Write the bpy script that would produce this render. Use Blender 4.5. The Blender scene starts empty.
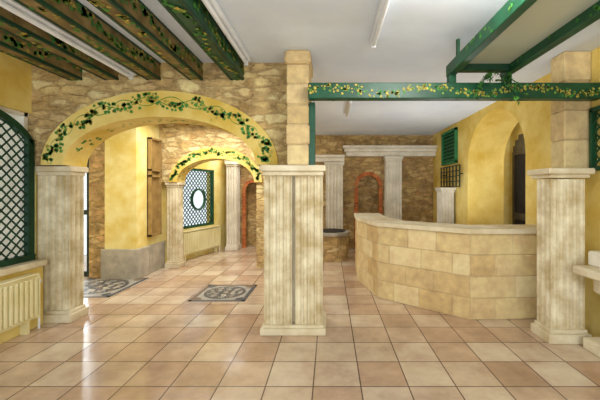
import bpy, bmesh, math, random
from mathutils import Vector, Matrix
random.seed(4)
S=bpy.context.scene
pi=math.pi
def lin(h):
    h=h.lstrip('#'); r=[int(h[i:i+2],16)/255 for i in (0,2,4)]
    return tuple((c/12.92 if c<=.04045 else ((c+.055)/1.055)**2.4) for c in r)+(1,)
# ---------------------------------------------------------------- materials
class NT:
    def __init__(s,name,rough=.7,spec=.3):
        s.m=bpy.data.materials.new(name); s.m.use_nodes=True
        s.t=s.m.node_tree; s.n=s.t.nodes; s.l=s.t.links
        s.b=s.n['Principled BSDF']; s.b.inputs['Roughness'].default_value=rough
        s.b.inputs['Specular IOR Level'].default_value=spec
    def add(s,ty,**k):
        n=s.n.new(ty)
        for a,v in k.items(): setattr(n,a,v)
        return n
    def pos(s,sc=(1,1,1),loc=(0,0,0)):
        g=s.add('ShaderNodeNewGeometry'); mp=s.add('ShaderNodeMapping')
        mp.inputs['Scale'].default_value=sc; mp.inputs['Location'].default_value=loc
        s.l.new(g.outputs['Position'],mp.inputs['Vector']); return mp.outputs[0]
    def noise(s,scale,vec=None,detail=5,rough=.6):
        n=s.add('ShaderNodeTexNoise'); n.inputs['Scale'].default_value=scale
        n.inputs['Detail'].default_value=detail; n.inputs['Roughness'].default_value=rough
        s.l.new(vec if vec else s.pos(),n.inputs['Vector']); return n.outputs['Fac']
    def ramp(s,fac,stops):
        r=s.add('ShaderNodeValToRGB'); e=r.color_ramp.elements
        while len(e)<len(stops): e.new(.5)
        for i,(p,c) in enumerate(stops): e[i].position=p; e[i].color=lin(c) if isinstance(c,str) else c
        s.l.new(fac,r.inputs[0]); return r.outputs[0]
    def mix(s,fac,a,b,mode='MIX'):
        m=s.add('ShaderNodeMix',data_type='RGBA',blend_type=mode)
        for k,v in ((0,fac),(6,a),(7,b)):
            if isinstance(v,(int,float)): m.inputs[k].default_value=v
            elif isinstance(v,tuple): m.inputs[k].default_value=v
            elif isinstance(v,str): m.inputs[k].default_value=lin(v)
            else: s.l.new(v,m.inputs[k])
        return m.outputs[2]
    def bump(s,h,strength=.4,dist=.02):
        b=s.add('ShaderNodeBump'); b.inputs['Strength'].default_value=strength; b.inputs['Distance'].default_value=dist
        s.l.new(h,b.inputs['Height']); s.l.new(b.outputs[0],s.b.inputs['Normal'])
    def col(s,c):
        if isinstance(c,str): s.b.inputs['Base Color'].default_value=lin(c)
        else: s.l.new(c,s.b.inputs['Base Color'])
        return s.m
def plain(name,a,b,scale=4,rough=.7,bump=.15,bd=.01,spec=.3,lo=.35,hi=.65):
    t=NT(name,rough,spec); f=t.noise(scale)
    c=t.ramp(f,[(lo,a),(hi,b)])
    if bump: t.bump(t.noise(scale*9),bump,bd)
    return t.col(c)
def island(name,cols,scale=8,rough=.8,bump=.3):
    t=NT(name,rough,.25); g=t.add('ShaderNodeNewGeometry')
    st=[(i/(len(cols)-1),c) for i,c in enumerate(cols)]
    c=t.ramp(g.outputs['Random Per Island'],st)
    n=t.noise(scale,detail=7)
    c=t.mix(.35,c,t.ramp(n,[(.3,'#8a7048'),(.7,'#fff0cc')]),'OVERLAY')
    t.bump(t.noise(scale*5,detail=6),bump,.01)
    return t.col(c)
def rubble(name,cols,mortar,sc=(5,5,10),bump=.9):
    t=NT(name,.9,.15)
    v=t.pos(sc)
    nz=t.add('ShaderNodeTexNoise'); nz.inputs['Scale'].default_value=1.5; nz.inputs['Detail'].default_value=6; nz.inputs['Roughness'].default_value=.65; t.l.new(v,nz.inputs['Vector'])
    add=t.add('ShaderNodeVectorMath',operation='ADD'); t.l.new(v,add.inputs[0])
    sc2=t.add('ShaderNodeVectorMath',operation='SCALE'); sc2.inputs['Scale'].default_value=.9
    t.l.new(nz.outputs['Color'],sc2.inputs[0]); t.l.new(sc2.outputs[0],add.inputs[1])
    a=t.add('ShaderNodeTexVoronoi',feature='F1'); b=t.add('ShaderNodeTexVoronoi',feature='DISTANCE_TO_EDGE')
    for x in (a,b): x.inputs['Scale'].default_value=1; t.l.new(add.outputs[0],x.inputs['Vector'])
    sp=t.add('ShaderNodeSeparateColor'); t.l.new(a.outputs['Color'],sp.inputs[0])
    c=t.ramp(sp.outputs[0],[(i/(len(cols)-1),k) for i,k in enumerate(cols)])
    e=t.ramp(b.outputs['Distance'],[(.0,(0,0,0,1)),(.16,(1,1,1,1))])
    c=t.mix(e,mortar,c)
    c=t.mix(.5,c,t.ramp(t.noise(5,detail=9,rough=.8),[(.36,'#6a5636'),(.6,'#fff4da')]),'OVERLAY')
    h=t.mix(.5,e,t.noise(18,detail=9,rough=.75))
    t.bump(h,bump,.03)
    return t.col(c)
M={}
# floor tiles
t=NT('tile_floor',.12,.6)
br=t.add('ShaderNodeTexBrick',offset=0,squash=1)
for k,v in (('Scale',1),('Brick Width',.34),('Row Height',.34),('Mortar Size',.005),('Mortar Smooth',.1),('Bias',-.1)): br.inputs[k].default_value=v
br.inputs['Color1'].default_value=lin('#cbbaa4'); br.inputs['Color2'].default_value=lin('#aa8c72'); br.inputs['Mortar'].default_value=lin('#5c4a3c')
t.l.new(t.pos(loc=(.12,.03,0)),br.inputs['Vector'])
c=t.mix(.45,br.outputs['Color'],t.ramp(t.noise(2.2,detail=8,rough=.7),[(.32,'#86705e'),(.68,'#f2eee8')]),'OVERLAY')
t.bump(br.outputs['Fac'],-.25,.004)
t.l.new(t.ramp(t.noise(9),[(.3,(.1,)*3+(1,)),(.7,(.24,)*3+(1,))]),t.b.inputs['Roughness'])
M['floor']=t.col(c)
M['ceil']=plain('ceiling_plaster','#d3dbe6','#e4ebf2',.8,.9,.1)
M['yellow']=plain('yellow_limewash','#d2b04c','#e9d382',2.2,.85,.3,.01)
M['yellowl']=plain('yellow_plaster_pale','#dec262','#eee09c',3,.85,.3,.01)
M['rubble']=rubble('rubble_stone',['#b49a6c','#d2bd8e','#a88e60','#dccba0','#c4a878'],'#b8a074',(4.5,4.5,11))
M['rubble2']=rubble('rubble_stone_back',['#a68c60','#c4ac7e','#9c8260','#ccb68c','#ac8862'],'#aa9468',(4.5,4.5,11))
M['plaster']=plain('aged_stone_plaster','#c8b690','#e4dabe',3.5,.75,.3,.01)
M['block']=island('limestone_blocks',['#c8b488','#dcc9a2','#bea67a','#d2be94','#e2d6b4'])
M['blockd']=island('pier_blocks',['#ac986e','#cab890','#baa47c'],10)
M['mortar']=plain('mortar','#b8a47e','#ccba96',8,.95,.3)
M['flute']=plain('fluted_plaster','#bca87c','#e8deC0'.lower(),5,.6,.3,.008)
M['white']=plain('white_plaster','#d4ccba','#ece6d6',4,.7,.15)
M['green']=plain('green_paint','#0b3d24','#155033',6,.4,.15,.004,.4)
M['shut']=plain('shutter_green','#1f6a3c','#2f8450',6,.45,.1,.004,.4)
M['dgreen']=plain('dark_green_paint','#10301d','#1a4428',6,.5,.1,.004)
M['wood']=plain('beam_wood','#68542e','#968050',7,.6,.3,.01)
M['brownw']=plain('brown_wood','#8c7040','#ac8c54',6,.6,.2,.01)
M['brick']=island('red_bricks',['#b8663c','#cc8254','#a45c38'],12)
M['leaf']=island('ivy_leaf',['#2c6e34','#4f8a3a','#327a3e','#6d9042'],20,.6,.05)
M['leafy']=island('ivy_leaf_yellow',['#98903c','#b4a450','#5f8a3c'],20,.6,.05)
M['tube']=plain('white_enamel','#dcdee2','#eceef0',4,.35,0)
M['cream']=plain('cream_enamel','#e0d49c','#ebe2b4',3,.35,0,.01,.5)
M['dark']=plain('dark_void','#2a2622','#3a342c',4,.9,.1)
M['grey']=plain('grey_stone','#9c9484','#bab09c',6,.85,.3)
M['brownd']=plain('door_paint','#5a5242','#6e6650',5,.5,.1)
M['metal']=plain('dark_metal','#1e2a22','#2a3a30',5,.4,0)
M['mosd']=island('mosaic_dark',['#3f454c','#5c6068','#7a6858'],30,.4,.05)
M['mosl']=island('mosaic_light',['#b8b4a8','#8f9498','#d8ccb8'],30,.4,.05)
t=NT('window_glass',.05); tr=t.add('ShaderNodeBsdfTransparent'); gl=t.add('ShaderNodeBsdfGlossy'); gl.inputs['Roughness'].default_value=.03
mx=t.add('ShaderNodeMixShader'); mx.inputs[0].default_value=.06
t.l.new(tr.outputs[0],mx.inputs[1]); t.l.new(gl.outputs[0],mx.inputs[2]); t.l.new(mx.outputs[0],t.n['Material Output'].inputs[0]); M['glass']=t.m
t=NT('frosted_panel',.25,.6); M['frost']=t.col('#b4b8a6')

# ---------------------------------------------------------------- builder
class MB:
    def __init__(s,name,xf=None):
        s.name=name; s.v=[]; s.f=[]; s.mi=[]; s.ml=[]; s.xf=xf or (lambda p:p)
    def m(s,k):
        if k not in s.ml: s.ml.append(k)
        return s.ml.index(k)
    def face(s,pts,k):
        b=len(s.v); s.v+= [s.xf(p) for p in pts]; s.f.append(list(range(b,b+len(pts)))); s.mi.append(s.m(k))
    def mesh(s,vs,fs,k):
        b=len(s.v); s.v+=[s.xf(p) for p in vs]
        for f in fs: s.f.append([b+i for i in f]); s.mi.append(s.m(k))
    def box(s,x0,x1,y0,y1,z0,z1,k,c=0):
        if c<=0:
            s.mesh([(x,y,z) for z in (z0,z1) for y in (y0,y1) for x in (x0,x1)],
               [(0,2,3,1),(4,5,7,6),(0,1,5,4),(2,6,7,3),(0,4,6,2),(1,3,7,5)],k); return
        def ring(i,z): return [(x0+i+c*0,y0+i+c,z),(x0+i+c,y0+i,z),(x1-i-c,y0+i,z),(x1-i,y0+i+c,z),(x1-i,y1-i-c,z),(x1-i-c,y1-i,z),(x0+i+c,y1-i,z),(x0+i,y1-i-c,z)]
        vs=ring(c,z0)+ring(0,z0+c)+ring(0,z1-c)+ring(c,z1); fs=[]
        for r in range(3):
            for i in range(8):
                j=(i+1)%8; fs.append((r*8+i,r*8+j,r*8+8+j,r*8+8+i))
        fs.append(tuple(range(7,-1,-1))); fs.append(tuple(range(24,32)))
        s.mesh(vs,fs,k)
    def prism(s,poly,z0,z1,k):
        n=len(poly); vs=[(x,y,z0) for x,y in poly]+[(x,y,z1) for x,y in poly]
        fs=[(i,(i+1)%n,n+(i+1)%n,n+i) for i in range(n)]+[tuple(range(n-1,-1,-1)),tuple(range(n,2*n))]
        s.mesh(vs,fs,k)
    def tube(s,p,q,r,k,n=8):
        p=Vector(p);q=Vector(q);d=(q-p).normalized(); a=d.orthogonal().normalized(); b=d.cross(a)
        vs=[]
        for c in (p,q):
            for i in range(n):
                t=2*pi*i/n; vs.append(tuple(c+r*(math.cos(t)*a+math.sin(t)*b)))
        fs=[(i,(i+1)%n,n+(i+1)%n,n+i) for i in range(n)]+[tuple(range(n)),tuple(range(n,2*n))]
        s.mesh(vs,fs,k)
    def build(s,recalc=True):
        me=bpy.data.meshes.new(s.name); me.from_pydata([tuple(v) for v in s.v],[],s.f)
        for k in s.ml: me.materials.append(M[k])
        for p,i in zip(me.polygons,s.mi): p.material_index=i
        if recalc:
            bm=bmesh.new(); bm.from_mesh(me); bmesh.ops.recalc_face_normals(bm,faces=bm.faces); bm.to_mesh(me); bm.free()
        o=bpy.data.objects.new(s.name,me); S.collection.objects.link(o); return o
def arch_wall(mb,u0,u1,v0,v1,zl,zt,cu,a,b,zs,k,ks=None,N=28):
    ks=ks or k
    if cu-a>u0: mb.box(u0,cu-a,v0,v1,zl,zt,k)
    if cu+a<u1: mb.box(cu+a,u1,v0,v1,zl,zt,k)
    P=[(cu-a*math.cos(pi*i/N),zs+b*math.sin(pi*i/N)) for i in range(N+1)]
    for (ua,za),(ub,zb) in zip(P,P[1:]):
        for v in (v0,v1): mb.face([(ua,v,za),(ub,v,zb),(ub,v,zt),(ua,v,zt)],k)
        mb.face([(ua,v0,za),(ub,v0,zb),(ub,v1,zb),(ua,v1,za)],ks)
        mb.face([(ua,v0,zt),(ub,v0,zt),(ub,v1,zt),(ua,v1,zt)],k)
def band(mb,cu,ai,bi,ao,bo,zs,v0,v1,k,N=40):
    vs=[];fs=[]
    for i in range(N+1):
        c,sn=math.cos(pi*i/N),math.sin(pi*i/N)
        for A,B,v in ((ai,bi,v0),(ao,bo,v0),(ao,bo,v1),(ai,bi,v1)): vs.append((cu-A*c,v,zs+B*sn))
    for i in range(N):
        for j in range(4):
            fs.append((4*i+j,4*i+(j+1)%4,4*i+4+(j+1)%4,4*i+4+j))
    fs+= [(0,1,2,3),tuple(4*N+j for j in (3,2,1,0))]
    mb.mesh(vs,fs,k)
LEAF=[(0,-.5),(.22,-.42),(.5,-.3),(.34,-.05),(.42,.2),(.2,.2),(0,.55),(-.2,.2),(-.42,.2),(-.34,-.05),(-.5,-.3),(-.22,-.42)]
def leaf(mb,o,u,v,size,k,ang=None):
    ang=random.uniform(0,2*pi) if ang is None else ang
    c,s_=math.cos(ang)*size,math.sin(ang)*size
    o=Vector(o);u=Vector(u);v=Vector(v)
    mb.face([tuple(o+u*(x*c-y*s_)+v*(x*s_+y*c)) for x,y in LEAF],k)
def ivy_strip(mb,o,u,v,L,W,n,size=.05,ks=('leaf','leaf','leafy'),wav=.25):
    o=Vector(o);u=Vector(u);v=Vector(v)
    for i in range(n):
        s=random.random()*L; w=W*.5+W*wav*math.sin(s*7)+random.gauss(0,W*.14)
        w=min(max(w,size*.5),W-size*.5)
        leaf(mb,o+u*s+v*w,u,v,size*random.uniform(.6,1.2),random.choice(ks))
def fluted(mb,x0,x1,y0,y1,z0,z1,nx,ny,k,fill=.78):
    def side(p,q,n):
        p=Vector(p);q=Vector(q);d=q-p;L=d.length;d/=L; nr=Vector((-d.y,d.x))
        w=L/n; out=[]; r=w*fill/2
        for i in range(n):
            c=p+d*(w*(i+.5)); out.append(p+d*(w*i)) if i==0 else None
            for j in range(9):
                t=pi*j/8; out.append(c-d*r*math.cos(t)+nr*(r*.95*math.sin(t)))
        return out
    C=[(x0,y0),(x1,y0),(x1,y1),(x0,y1)]
    poly=[]
    for i,n in enumerate((nx,ny,nx,ny)): poly+=[tuple(p) for p in side(C[i],C[(i+1)%4],n)]
    n=len(poly)
    vs=[(x,y,z0) for x,y in poly]+[(x,y,z1) for x,y in poly]
    mb.mesh(vs,[(i,(i+1)%n,n+(i+1)%n,n+i) for i in range(n)],k)
    r=.05; mb.box(x0+r,x1-r,y0+r,y1-r,z0,z1,k)
def base(mb,x0,x1,y0,y1,z,k,h=.09,o=.04):
    mb.box(x0-o,x1+o,y0-o,y1+o,z,z+h*.7,k,.006); mb.box(x0-o*.4,x1+o*.4,y0-o*.4,y1+o*.4,z+h*.7,z+h,k,.005)
def cap(mb,x0,x1,y0,y1,z1,k,h=.1,o=.04):
    mb.box(x0-o*.3,x1+o*.3,y0-o*.3,y1+o*.3,z1-h,z1-h*.6,k,.005); mb.box(x0-o,x1+o,y0-o,y1+o,z1-h*.6,z1,k,.008)
def lattice(mb,inside,u0,u1,z0,z1,sp,v,w,k,th=.012):
    W=u1-u0;H=z1-z0
    for sgn in (1,-1):
        off=-H if sgn==1 else 0
        kx=int((W+H)/sp)+2
        for i in range(kx):
            st=u0+off+i*sp; run=None; n=int(H/.01); dv=v+(.006 if sgn==1 else -.006)
            pts=[(st+sgn*j*H/n if sgn==1 else st-j*H/n, z0+j*H/n) for j in range(n+1)]
            for p in pts+[None]:
                ok=p is not None and u0<=p[0]<=u1 and inside(*p)
                if ok: run=(run[0],p) if run else (p,p)
                elif run:
                    (a,b),(c2,d)=run; run=None
                    if d-b<.02: continue
                    h=w*.7
                    vs=[(a-h,dv-th/2,b),(a+h,dv-th/2,b),(c2+h,dv-th/2,d),(c2-h,dv-th/2,d)]
                    vs+=[(x,dv+th/2,z) for x,_,z in vs]
                    mb.mesh(vs,[(0,1,2,3),(7,6,5,4),(0,4,5,1),(1,5,6,2),(2,6,7,3),(3,7,4,0)],k)
def radiator(name,xf,u0,u1,z0,z1):
    m=MB(name,xf); n=int((u1-u0)/.05)
    m.box(u0,u1,.02,.07,z0,z1,'cream'); 
    for i in range(n):
        c=u0+(i+.5)*(u1-u0)/n; m.box(c-.017,c+.017,-.005,.03,z0+.03,z1-.03,'cream',.006)
    m.box(u0-.005,u1+.005,-.01,.1,z1,z1+.015,'cream',.004)
    m.box(u0-.008,u0,-.01,.1,z0,z1,'cream'); m.box(u1,u1+.008,-.01,.1,z0,z1,'cream')
    for u in (u0+.08,u1-.08): m.box(u-.015,u+.015,.03,.1,0,z0+.02,'cream')
    m.tube((u1+.01,.05,z0+.06),(u1+.06,.05,z0+.06),.012,'tube'); m.tube((u1+.06,.05,z0+.06),(u1+.06,.05,0),.01,'tube')
    m.tube((u1+.0,.05,z1-.08),(u1+.07,.05,z1-.08),.022,'tube')
    return m.build()
H=2.73
# ---------------------------------------------------------------- shell
m=MB('floor'); m.box(-5.3,3.9,-1.6,8.4,-.1,0,'floor'); m.build()
m=MB('ceiling'); m.box(-5.3,3.9,-1.6,8.4,H,H+.1,'ceil'); m.build()
XL=-3.12
m=MB('wall_left')
m.box(XL-.08,-3.0,-1.6,3.45,0,.62,'yellow')
m.box(XL-.08,XL,-1.6,1.9,.62,H,'yellow'); m.box(XL-.08,XL,1.9,3.45,2.2,H,'yellow')
m.build()
m=MB('trim_1'); m.box(XL-.03,-2.94,-1.6,3.44,.62,.68,'plaster',.01); m.build()
m=MB('wall_arch')
AC,AI,BI,AO,BO=-1.77,1.0,.5,1.23,.77
arch_wall(m,XL-.08,-.42,3.45,3.75,1.66,H,AC,AI+.01,BI+.01,1.66,'rubble'); m.build()
m=MB('wall_arch_return'); m.box(-5.0,-3.2,4.0,4.1,0,H,'white'); m.box(-3.26,-3.14,3.52,4.1,0,H,'yellowl'); m.build()
def arch_face(name,cu,ai,bi,ao,bo,zs,v0,v1,n,size):
    m=MB(name); band(m,cu,ai,bi,ao,bo,zs,v0,v1,'yellow'); 
    for i in range(n):
        t=random.uniform(.02,.98)*pi; f=.6+.17*math.sin(t*14)+random.gauss(0,.12); f=min(max(f,.15),.88)
        A=ai+(ao-ai)*f;B=bi+(bo-bi)*f
        leaf(m,(cu-A*math.cos(t),v0-.003,zs+B*math.sin(t)),(1,0,0),(0,0,1),size*random.uniform(.6,1.2),random.choice(('leaf','leaf','leafy')))
    for ph in (0,pi):
        P=[]
        for i in range(120):
            t=pi*(i+.5)/120; f=.6+.17*math.sin(t*14+ph); A=ai+(ao-ai)*f;B=bi+(bo-bi)*f
            P.append((cu-A*math.cos(t),zs+B*math.sin(t)))
        for p,q in zip(P,P[1:]): m.face([(p[0],v0-.002,p[1]-.004),(q[0],v0-.002,q[1]-.004),(q[0],v0-.002,q[1]+.004),(p[0],v0-.002,p[1]+.004)],'leaf')
    for i in range(n//8):
        t=random.uniform(.05,.95)*pi; c,s_=math.cos(t),math.sin(t)
        tg=Vector((ai*s_,0,bi*c)).normalized(); nr=Vector((-bi*c,0,ai*s_)).normalized()
        y=(v0+v1)/2+random.gauss(0,.05)
        leaf(m,Vector((cu-ai*c,y,zs+bi*s_))-nr*.004,tg,(0,1,0),size*random.uniform(.6,1.1),'leaf')
    return m.build(False)
arch_face('painted_arch_surround',AC,AI,BI,AO,BO,1.66,3.42,3.76,340,.04)
m=MB('wall_bay_front')
m.box(-5.0,-4.93,5.3,5.5,0,H,'yellow'); m.box(-4.93,-3.87,5.3,5.5,2.3,H,'yellow')
m.box(-3.87,-3.55,5.3,5.5,0,H,'rubble2'); m.box(-3.55,-3.05,5.2,5.5,.47,H,'yellowl'); m.box(-3.6,-3.0,5.17,5.5,0,.47,'grey',.01); m.build()
m=MB('wall_bay_outer'); m.box(-5.1,-5.0,4.0,5.5,0,H,'yellow'); m.build()
m=MB('wall_bay_side')
m.box(-3.3,-3.05,5.5,6.2,.47,H,'yellowl'); m.box(-3.3,-3.0,5.5,6.0,0,.47,'grey'); m.build()
m=MB('wooden_niche_shelf')
for z in (.62,1.62,1.72,2.25): m.box(-3.05,-2.98,5.5,5.84,z,z+.03,'brownw')
for y in (5.5,5.81): m.box(-3.05,-2.98,y,y+.03,.62,2.28,'brownw')
m.box(-3.049,-3.035,5.5,5.84,.62,2.28,'brownw'); m.build()
m=MB('wall_arch_rear')
arch_wall(m,-3.05,-.8,5.9,6.2,1.54,H,-2.04,.7,.44,1.54,'rubble'); m.box(-1.32,-.85,5.92,6.2,0,1.54,'rubble'); m.build()
arch_face('painted_arch_surround',-2.04,.69,.42,.83,.62,1.54,5.87,6.21,190,.045)
A=Vector((-2.98,6.2,0)); B=Vector((-2.5,8.0,0)); d=(B-A); Lr=d.length; d/=Lr; nrm=Vector((d.y,-d.x,0))
def xr(p):
    w=A+d*p[0]-nrm*p[1]; return (w.x,w.y,p[2])
m=MB('wall_rear_left',xr)
m.box(0,.15,0,.2,0,H,'yellowl'); m.box(1.35,Lr,0,.2,0,H,'yellowl'); m.box(.15,1.35,0,.2,0,.62,'yellowl'); m.box(.15,1.35,0,.2,1.85,H,'yellowl'); m.build()
m=MB('window_2',xr)
cu,cz,rr=.85,1.2,.2
ins=lambda u,z:(u-cu)**2+(z-cz)**2>(rr+.01)**2
lattice(m,ins,.17,1.33,.64,1.83,.1,.04,.013,'green')
for a in ((.15,.2,.62,1.85),(1.3,1.35,.62,1.85),(.15,1.35,.62,.67),(.15,1.35,1.8,1.85)): m.box(a[0],a[1],.01,.07,a[2],a[3],'green')
for i in range(24):
    t0,t1=2*pi*i/24,2*pi*(i+1)/24
    vs=[]
    for v in (.02,.07):
        for (r,t) in ((rr,t0),(rr+.03,t0),(rr+.03,t1),(rr,t1)): vs.append((cu+r*math.cos(t),v,cz+r*math.sin(t)))
    m.mesh(vs,[(0,1,2,3),(4,5,6,7),(0,3,7,4),(1,2,6,5)],'green')
m.box(.15,1.35,.12,.125,.62,1.85,'glass'); m.build()
radiator('radiator',lambda p:xr((p[0],p[1]-.115,p[2])),.2,1.4,.12,.58)
m=MB('wall_back')
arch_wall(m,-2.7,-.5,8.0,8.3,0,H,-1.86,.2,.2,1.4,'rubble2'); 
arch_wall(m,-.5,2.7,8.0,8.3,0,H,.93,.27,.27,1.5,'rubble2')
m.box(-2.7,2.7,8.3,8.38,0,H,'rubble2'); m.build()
def brickarch(name,cu,r,zs,z0,y,w=.09):
    m=MB(name); n=int(pi*r/.07)
    for i in range(n):
        t0,t1=pi*(i+.07)/n,pi*(i+.93)/n; vs=[]
        for yy in (y-.03,y):
            for (q,t) in ((r,t0),(r+w,t0),(r+w,t1),(r,t1)): vs.append((cu-q*math.cos(t),yy,zs+q*math.sin(t)))
        m.mesh(vs,[(0,1,2,3),(4,5,6,7),(0,3,7,4),(1,2,6,5),(0,1,5,4),(3,2,6,7)],'brick')
    z=z0
    while z<zs-.03:
        for a,b in ((cu-r-w,cu-r),(cu+r,cu+r+w)): m.box(a,b,y-.03,y,z,z+.062,'brick',.004)
        z+=.07
    return m.build()
brickarch('brick_arch_niche',.93,.25,1.5,0,8.0,.09); brickarch('brick_arch_niche',-1.86,.18,1.4,0,8.0,.08)
def pil(name,x0,x1,y0,y1,zt,nx=4,ny=2,z0=0,k='flute'):
    m=MB(name); base(m,x0,x1,y0,y1,z0,k,.12,.03); fluted(m,x0,x1,y0,y1,z0+.12,zt-.1,nx,ny,k); cap(m,x0,x1,y0,y1,zt,k,.1,.035); return m.build()
pil('fluted_pilaster',1.31,1.68,7.72,7.95,2.19,5,3,0,'white')
pil('fluted_pilaster',-.1,.3,7.72,7.95,2.05,5,3,0,'white')
pil('fluted_pilaster',-2.40,-2.16,7.65,7.93,2.05,4,3,0,'white')
pil('fluted_pilaster',2.22,2.46,6.55,6.85,1.45,4,4,0,'white')
m=MB('cornice')
m.box(.34,2.5,7.72,8.0,2.3,2.38,'white',.01); m.box(.38,2.5,7.78,8.0,2.2,2.3,'white',.01); m.box(.3,2.5,7.66,8.0,2.38,2.44,'white',.01); m.build()
m=MB('cornice'); m.box(-2.48,.34,7.7,8.0,2.06,2.16,'white',.01); m.box(-2.46,.34,7.64,8.0,2.16,2.22,'white',.01); m.build()
xw=lambda p:(2.5+p[1],p[0],p[2])
m=MB('wall_right',xw)
arch_wall(m,3.4,8.3,0,.65,0,H,5.1,.88,.74,1.88,'yellow')
m.build()
m=MB('wall_right_front',xw)
arch_wall(m,-1.6,3.4,0,.3,0,H,2.4,.55,.5,1.75,'yellow'); m.box(1.6,3.2,.3,.35,0,H,'yellowl'); m.build()
m=MB('wall_passage'); m.box(3.55,3.65,3.8,6.6,0,H,'yellowl'); m.box(3.15,3.65,6.5,6.6,0,H,'yellowl'); m.box(3.15,3.65,3.8,3.9,0,H,'yellowl'); m.build()
m=MB('door_2',lambda p:(3.5+p[1],p[0],p[2]))
m.box(4.9,6.3,-.02,.03,0,2.1,'brownd')
for i in range(12):
    a,b=pi*i/12,pi*(i+1)/12
    m.prism([(5.6-.7*math.cos(a),-.02),(5.6-.7*math.cos(b),-.02),(5.6-.7*math.cos(b),.03),(5.6-.7*math.cos(a),.03)],2.1,2.1+.42*min(math.sin(a)+.001,math.sin(b)+.001)+.02,'brownd')
for (a,b) in ((.1,.85),(.98,2.05)):
    for u in (5.0,5.67): m.box(u,u+.53,-.04,-.02,a,b,'dark',.008)
m.build()
m=MB('green_shutter',xw)
m.box(6.45,6.5,-.055,-.002,1.95,2.62,'shut'); m.box(7.2,7.25,-.055,-.002,1.95,2.62,'shut'); m.box(6.45,7.25,-.055,-.002,1.93,1.98,'shut'); m.box(6.45,7.25,-.055,-.002,2.58,2.63,'shut'); m.box(6.5,7.2,-.012,-.002,1.98,2.58,'dgreen')
z=2.0
while z<2.56:
    m.mesh([(6.5,-.05,z),(7.2,-.05,z),(7.2,-.015,z+.04),(6.5,-.015,z+.04),(6.5,-.045,z-.006),(7.2,-.045,z-.006),(7.2,-.01,z+.034),(6.5,-.01,z+.034)],[(0,1,2,3),(7,6,5,4),(0,4,5,1),(3,2,6,7)],'shut'); z+=.075
m.build()
m=MB('wall_rack',xw)
for i in range(7): u=6.15+i*.17; m.box(u,u+.02,-.09,-.07,1.46,1.88,'metal')
for i in range(5): z=1.46+i*.1; m.box(6.15,7.19,-.1,-.08,z,z+.018,'metal')
for u in (6.2,7.1): m.box(u,u+.02,-.08,-.001,1.7,1.72,'metal')
m.build()
# ---------------------------------------------------------------- columns
m=MB('stone_column')
X0,X1,Y0,Y1=-.64,-.075,3.2,3.58
base(m,X0,X1,Y0,Y1,0,'plaster',.09,.035)
fluted(m,X0,-.37,Y0,Y1,.09,1.55,4,5,'flute'); fluted(m,-.335,X1,Y0,Y1,.09,1.55,4,5,'flute')
m.box(-.38,-.33,Y0+.07,Y1-.06,.09,1.55,'plaster')
cap(m,X0,X1,Y0-.01,Y1,1.64,'plaster',.1,.035); m.build()
def pier(name,x0,x1,y0,y1,z0,z1,h=.19):
    m=MB(name); n=round((z1-z0)/h); h=(z1-z0)/n
    m.box(x0+.01,x1-.01,y0+.01,y1-.01,z0,z1,'mortar')
    for i in range(n):
        j=random.uniform(-.006,.006)
        m.box(x0-j,x1+j,y0-j,y1,z0+i*h+.003,z0+(i+1)*h-.003,'blockd',.008)
    return m
m=pier('stone_pier',-.415,-.2,3.14,3.6,1.64,2.6); m.box(-.43,-.185,3.11,3.6,2.6,H,'blockd',.02); m.box(-.2,-.145,3.16,3.3,1.64,2.24,'green'); m.build()
m=MB('stone_column')
base(m,-3.1,-2.76,3.5,3.7,0,'plaster',.12,.035); fluted(m,-3.1,-2.76,3.5,3.7,.12,1.56,5,3,'flute'); cap(m,-3.1,-2.76,3.5,3.7,1.655,'plaster',.1,.035); m.build()
m=MB('stone_column')
base(m,-2.93,-2.72,5.93,6.12,0,'plaster',.12,.03); fluted(m,-2.93,-2.72,5.93,6.12,.12,1.45,4,4,'flute'); cap(m,-2.93,-2.72,5.93,6.12,1.535,'plaster',.08,.03); m.build()
m=MB('stone_column')
base(m,2.03,2.34,3.03,3.24,0,'plaster',.12,.04); fluted(m,2.03,2.34,3.03,3.24,.12,1.5,5,3,'flute',.72); cap(m,2.03,2.37,3.03,3.3,1.6,'plaster',.09,.04); m.build()
m=pier('stone_pier',2.24,2.49,3.15,3.35,1.6,H-.001,.28); m.build()
# ---------------------------------------------------------------- beams
def beam(name,x0,x1,y0,y1,z0,z1,side,bot,n,size=.05):
    m=MB(name); m.box(x0,x1,y0,y1,z0,z1,side,.006)
    if bot!=side:
        w=.022
        for a,b in ((x0-.002,x0+w),(x1-w,x1+.002)): m.box(a,b,y0,y1,z0-.004,z0+.022,bot)
        m.box(x0-.002,x1+.002,y0,y1,z1-.02,z1-.001,bot)
    L=y1-y0
    for x,sg in ((x1+.003,1),(x0-.003,-1)): ivy_strip(m,(x,y0,z0+.02),(0,1,0),(0,0,1),L,z1-z0-.03,n,size)
    ivy_strip(m,(x0,y0,z0-.007),(0,1,0),(1,0,0),L,x1-x0,n//3,size,('leafy','leaf'))
    return m.build(False)
for i,px in enumerate((-2.66,-2.28,-1.84,-1.4,-.97)):
    beam('ceiling_beam',px-.07,px+.07,.3,3.45,2.55,H-.001,'wood' if i<4 else 'green','dgreen',320,.04)
for px in (-2.6,-2.1,-1.6,-1.1): beam('ceiling_beam',px-.07,px+.07,3.76,5.9,2.55,H-.001,'brownw','brownw',6)
m=MB('green_crossbeam')
m.box(-.2,2.5,3.02,3.12,2.24,2.385,'green',.006); ivy_strip(m,(-.2,3.017,2.245),(1,0,0),(0,0,1),2.7,.13,300,.026,('leafy','leaf','leafy')); ivy_strip(m,(-.2,3.02,2.237),(1,0,0),(0,1,0),2.7,.1,60,.03,('leaf',)); m.build(False)
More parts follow.
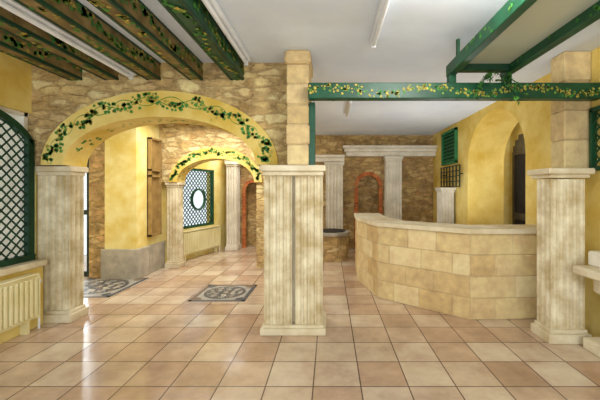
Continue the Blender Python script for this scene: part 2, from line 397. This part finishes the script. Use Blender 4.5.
for px in (1.13,1.64):
    m=MB('green_ceiling_beam'); m.box(px-.035,px+.035,.5,3.12,2.46,2.57,'green',.005)
    m.box(px-.03,px+.03,3.03,3.11,2.386,2.46,'green')
    for y in (.8,1.7,2.9): m.box(px-.012,px+.012,y,y+.03,2.57,H-.001,'dgreen')
    ivy_strip(m,(px-.038,.5,2.46),(0,1,0),(0,0,1),2.6,.11,50,.03,('leaf',)); m.build(False)
m=MB('green_ceiling_crosspiece'); m.box(1.17,1.6,2.95,3.02,2.47,2.56,'dgreen',.004); m.build()
m=MB('frosted_ceiling_panel'); m.box(1.165,1.605,.6,2.95,2.53,2.54,'frost'); m.build()
def tube(x,y0,y1,z=H,w=.03):
    m=MB('fluorescent_tube'); m.box(x-w,x+w,y0,y1,z-.05,z-.001,'tube',.006)
    m.tube((x,y0+.03,z-.075),(x,y1-.03,z-.075),.018,'tube',12)
    for y in (y0+.02,y1-.045): m.box(x-.018,x+.018,y,y+.025,z-.095,z-.05,'tube')
    if z<H-.05:
        for y in (y0+.3,y1-.3): m.box(x-.01,x+.01,y,y+.02,z-.002,H-.001,'tube')
    m.build()
tube(-2.0,.8,3.35,2.61,.04); tube(-.83,.9,3.3,H,.035); tube(.38,1.4,2.9,H); tube(.3,4.7,5.7,H,.025)
m=MB('hanging_ivy')
for s in range(9):
    p=Vector((1.52+random.uniform(-.1,.1),3.0,2.39)); v=Vector((random.uniform(-.7,.7),-.1,random.uniform(.1,.8)))
    for i in range(9):
        q=p+v*.04; m.tube(p,q,.003,'dgreen',5); v.z-=.18; 
        u=Vector([random.uniform(-1,1) for _ in range(3)]).normalized(); w=u.orthogonal().normalized()
        leaf(m,q,u,w,random.uniform(.03,.055),'leaf'); p=q
        p.y=min(p.y,3.0)
m.build(False)
# ---------------------------------------------------------------- counter
m=MB('stone_bar_counter')
out=[(.47,6.0),(.44,5.07),(.63,4.28),(1.51,3.56),(2.48,3.6)]
inn=[(2.48,3.98),(1.66,3.95),(1.0,4.48),(.84,5.12),(.86,6.0)]
m.prism(out+inn,0,.93,'mortar')
o2=[(.44,6.03),(.4,5.06),(.6,4.26),(1.5,3.52),(2.48,3.56)]; i2=[(2.48,4.02),(1.68,3.99),(1.03,4.51),(.88,5.14),(.9,6.03)]
m.prism(o2+i2,.93,.98,'plaster')
for k,(p,q) in enumerate(zip(out,out[1:])):
    p=Vector(p);q=Vector(q);dd=q-p;L=dd.length;dd/=L; n=Vector((dd.y,-dd.x))
    if n.dot(Vector((0,0))-p)<0: n=-n
    hc=.93/4
    for r in range(4):
        nb=max(1,round(L/.4)); w=L/nb; us=[0]; 
        x=w*(1 if r%2 else .5)
        while x<L-.08: us.append(x+random.uniform(-.04,.04)); x+=w
        us.append(L)
        for a,b in zip(us,us[1:]):
            za,zb=r*hc+.003,(r+1)*hc-.003; a+=.003;b-=.003; c=.006; h=.009
            def P(u,hh,z): w_=p+dd*u+n*hh; return (w_.x,w_.y,z)
            vs=[P(a,0,za),P(b,0,za),P(b,0,zb),P(a,0,zb),P(a+c,h,za+c),P(b-c,h,za+c),P(b-c,h,zb-c),P(a+c,h,zb-c)]
            m.mesh(vs,[(4,5,6,7),(0,1,5,4),(1,2,6,5),(2,3,7,6),(3,0,4,7)],'block')
m.build()
m=MB('stone_planter')
def octa(cx,cy,r,n=10): return [(cx+r*math.cos(2*pi*i/n),cy+r*math.sin(2*pi*i/n)) for i in range(n)]
m.prism(octa(.02,6.75,.36),0,.5,'rubble2'); m.prism(octa(.02,6.75,.39),.5,.56,'grey'); m.prism(octa(.02,6.75,.3),.56,.58,'dark'); m.build()
m=MB('stone_ledge')
m.box(2.16,2.5,2.3,2.95,.66,.73,'plaster',.012); m.box(2.3,2.5,2.3,2.9,.5,.66,'plaster',.02); m.box(2.36,2.5,2.3,2.85,.1,.5,'plaster',.01)
m.box(2.24,2.5,2.3,2.93,0,.1,'plaster',.01); m.box(2.3,2.5,2.3,2.95,.73,.86,'white',.012); m.build()
m=MB('green_trellis',xw)
lattice(m,lambda u,z:True,2.6,3.12,1.6,2.15,.1,-.03,.01,'green')
for a in ((2.6,2.63,1.6,2.15),(3.09,3.12,1.6,2.15),(2.6,3.12,1.58,1.62),(2.6,3.12,2.13,2.17)): m.box(a[0],a[1],-.05,0,a[2],a[3],'green')
m.build()
# left trellis window
xl=lambda p:(XL+.03-p[1],p[0],p[2])
m=MB('window_1',xl)
YE=3.4
top=lambda u:1.74+.46*math.sqrt(max(0,1-((u-2.5)/.95)**2))
lattice(m,lambda u,z:z<top(u),1.9,YE-.02,.7,2.2,.1,0,.011,'dgreen')
for i in range(30):
    a=1.6+i*(YE-1.6)/30;b=a+(YE-1.6)/30
    m.mesh([(a,-.03,top(a)-.03),(b,-.03,top(b)-.03),(b,-.03,top(b)+.04),(a,-.03,top(a)+.04),(a,.02,top(a)-.03),(b,.02,top(b)-.03),(b,.02,top(b)+.04),(a,.02,top(a)+.04)],[(0,1,2,3),(4,5,6,7),(0,1,5,4),(3,2,6,7)],'dgreen')
m.box(YE-.05,YE+.02,-.03,.02,.68,top(YE)+.03,'dgreen'); m.box(1.6,YE+.02,-.04,.02,.68,.74,'dgreen'); m.box(1.6,1.66,-.03,.02,.68,1.9,'dgreen')
m.build()
m=MB('window_3'); m.box(XL-.06,XL-.055,1.9,3.45,.62,2.2,'glass')
for y in (1.9,2.65,3.4): m.box(XL-.075,XL-.03,y,y+.04,.62,2.2,'white')
for z in (.62,2.16): m.box(XL-.075,XL-.03,1.9,3.45,z,z+.04,'white')
m.build()
radiator('radiator',lambda p:(-2.895-p[1],p[0],p[2]),2.2,3.28,.13,.56)
m=MB('door_1')
for x in (-4.93,-4.43,-4.37,-3.93): m.box(x,x+.06,5.33,5.39,0,2.3,'metal')
for z in (0,1.0,2.22): m.box(-4.93,-3.87,5.34,5.38,z,z+.08,'metal')
m.box(-4.93,-3.87,5.36,5.365,0,2.3,'glass'); m.build()
def mosaic(cx,cy,s):
    m=MB('floor_mosaic'); h=s/2; m.box(cx-h,cx+h,cy-h,cy+h,0,.004,'mosl')
    for a in ((cx-h,cx+h,cy-h,cy-h+.05),(cx-h,cx+h,cy+h-.05,cy+h),(cx-h,cx-h+.05,cy-h,cy+h),(cx+h-.05,cx+h,cy-h,cy+h)): m.box(*a,.004,.006,'mosd')
    R=h-.08
    for r in range(6):
        r0=R*r/6;r1=R*(r+.85)/6; n=6+8*r
        for i in range(n):
            a,b=2*pi*(i+.5*(r%2))/n,2*pi*(i+.8+.5*(r%2))/n
            k='mosd' if (r in(1,5) or (i//2+r)%2) else 'mosl'
            m.face([(cx+q*math.cos(t),cy+q*math.sin(t),.007) for q,t in ((r0,a),(r1,a),(r1,b),(r0,b))] if r0>0 else [(cx,cy,.007),(cx+r1*math.cos(a),cy+r1*math.sin(a),.007),(cx+r1*math.cos(b),cy+r1*math.sin(b),.007)],k)
    for sx in (-1,1):
        for sy in (-1,1):
            leaf(m,(cx+sx*h*.78,cy+sy*h*.78,.007),(1,0,0),(0,1,0),.13,'mosd',math.atan2(sy,sx)-pi/2)
    m.build(False)
mosaic(-3.35,4.77,.95); mosaic(-1.43,4.5,.72)
# ---------------------------------------------------------------- light
w=bpy.data.worlds.new('World'); S.world=w; w.use_nodes=True
bg=w.node_tree.nodes['Background']; bg.inputs[0].default_value=(.84,.93,1,1); bg.inputs[1].default_value=1.35
def area(name,loc,rot,sx,sy,e,c=(1,1,1)):
    l=bpy.data.lights.new(name,'AREA'); l.shape='RECTANGLE'; l.size=sx;l.size_y=sy;l.energy=e;l.color=c
    o=bpy.data.objects.new(name,l); o.location=loc;o.rotation_euler=rot; S.collection.objects.link(o); return o
area('front_fill',(0,-1.4,1.2),(math.radians(105),0,0),5,2,95,(.93,.97,1))  # added fill behind the camera, tilted up; no window is modelled there
area('bay_fill',(-2.0,4.9,2.52),(0,0,0),1.6,1.4,56,(1,.98,.93))  # added fill, hidden from the camera above the front arch; no fixture
area('rear_bay_fill',(-1.8,7.1,2.6),(0,0,0),1.2,1.2,36,(1,.97,.92))  # invented light to brighten the rear bay, out of sight behind the arches
area('back_room_fill',(.9,1.7,2.66),(math.radians(62),0,0),.9,.3,36,(1,.98,.95))  # unseen fill above the view, tilted at the back room; not a real fixture
area('door_daylight',(-4.4,5.9,1.5),(math.radians(-90),0,0),1,2,75,(.9,.96,1))
area('passage_fill',(3.3,5.1,2.68),(0,0,0),.3,1.2,12,(1,.97,.9))  # extra fill put into the right passage, no lamp known there
area('bar_upfill',(1.8,5.2,.75),(math.radians(180),0,0),1.0,.4,22,(.96,.98,1))  # added upward fill hidden behind the counter to brighten the ceiling
c=bpy.data.cameras.new('camera'); o=bpy.data.objects.new('camera',c); S.collection.objects.link(o)
o.location=(0,0,1.4); o.rotation_euler=(pi/2,0,0); c.sensor_width=36; c.lens=19.8; c.shift_x=-.05; c.shift_y=-10/600; c.clip_start=.05
S.camera=o
S.view_settings.view_transform='Standard'
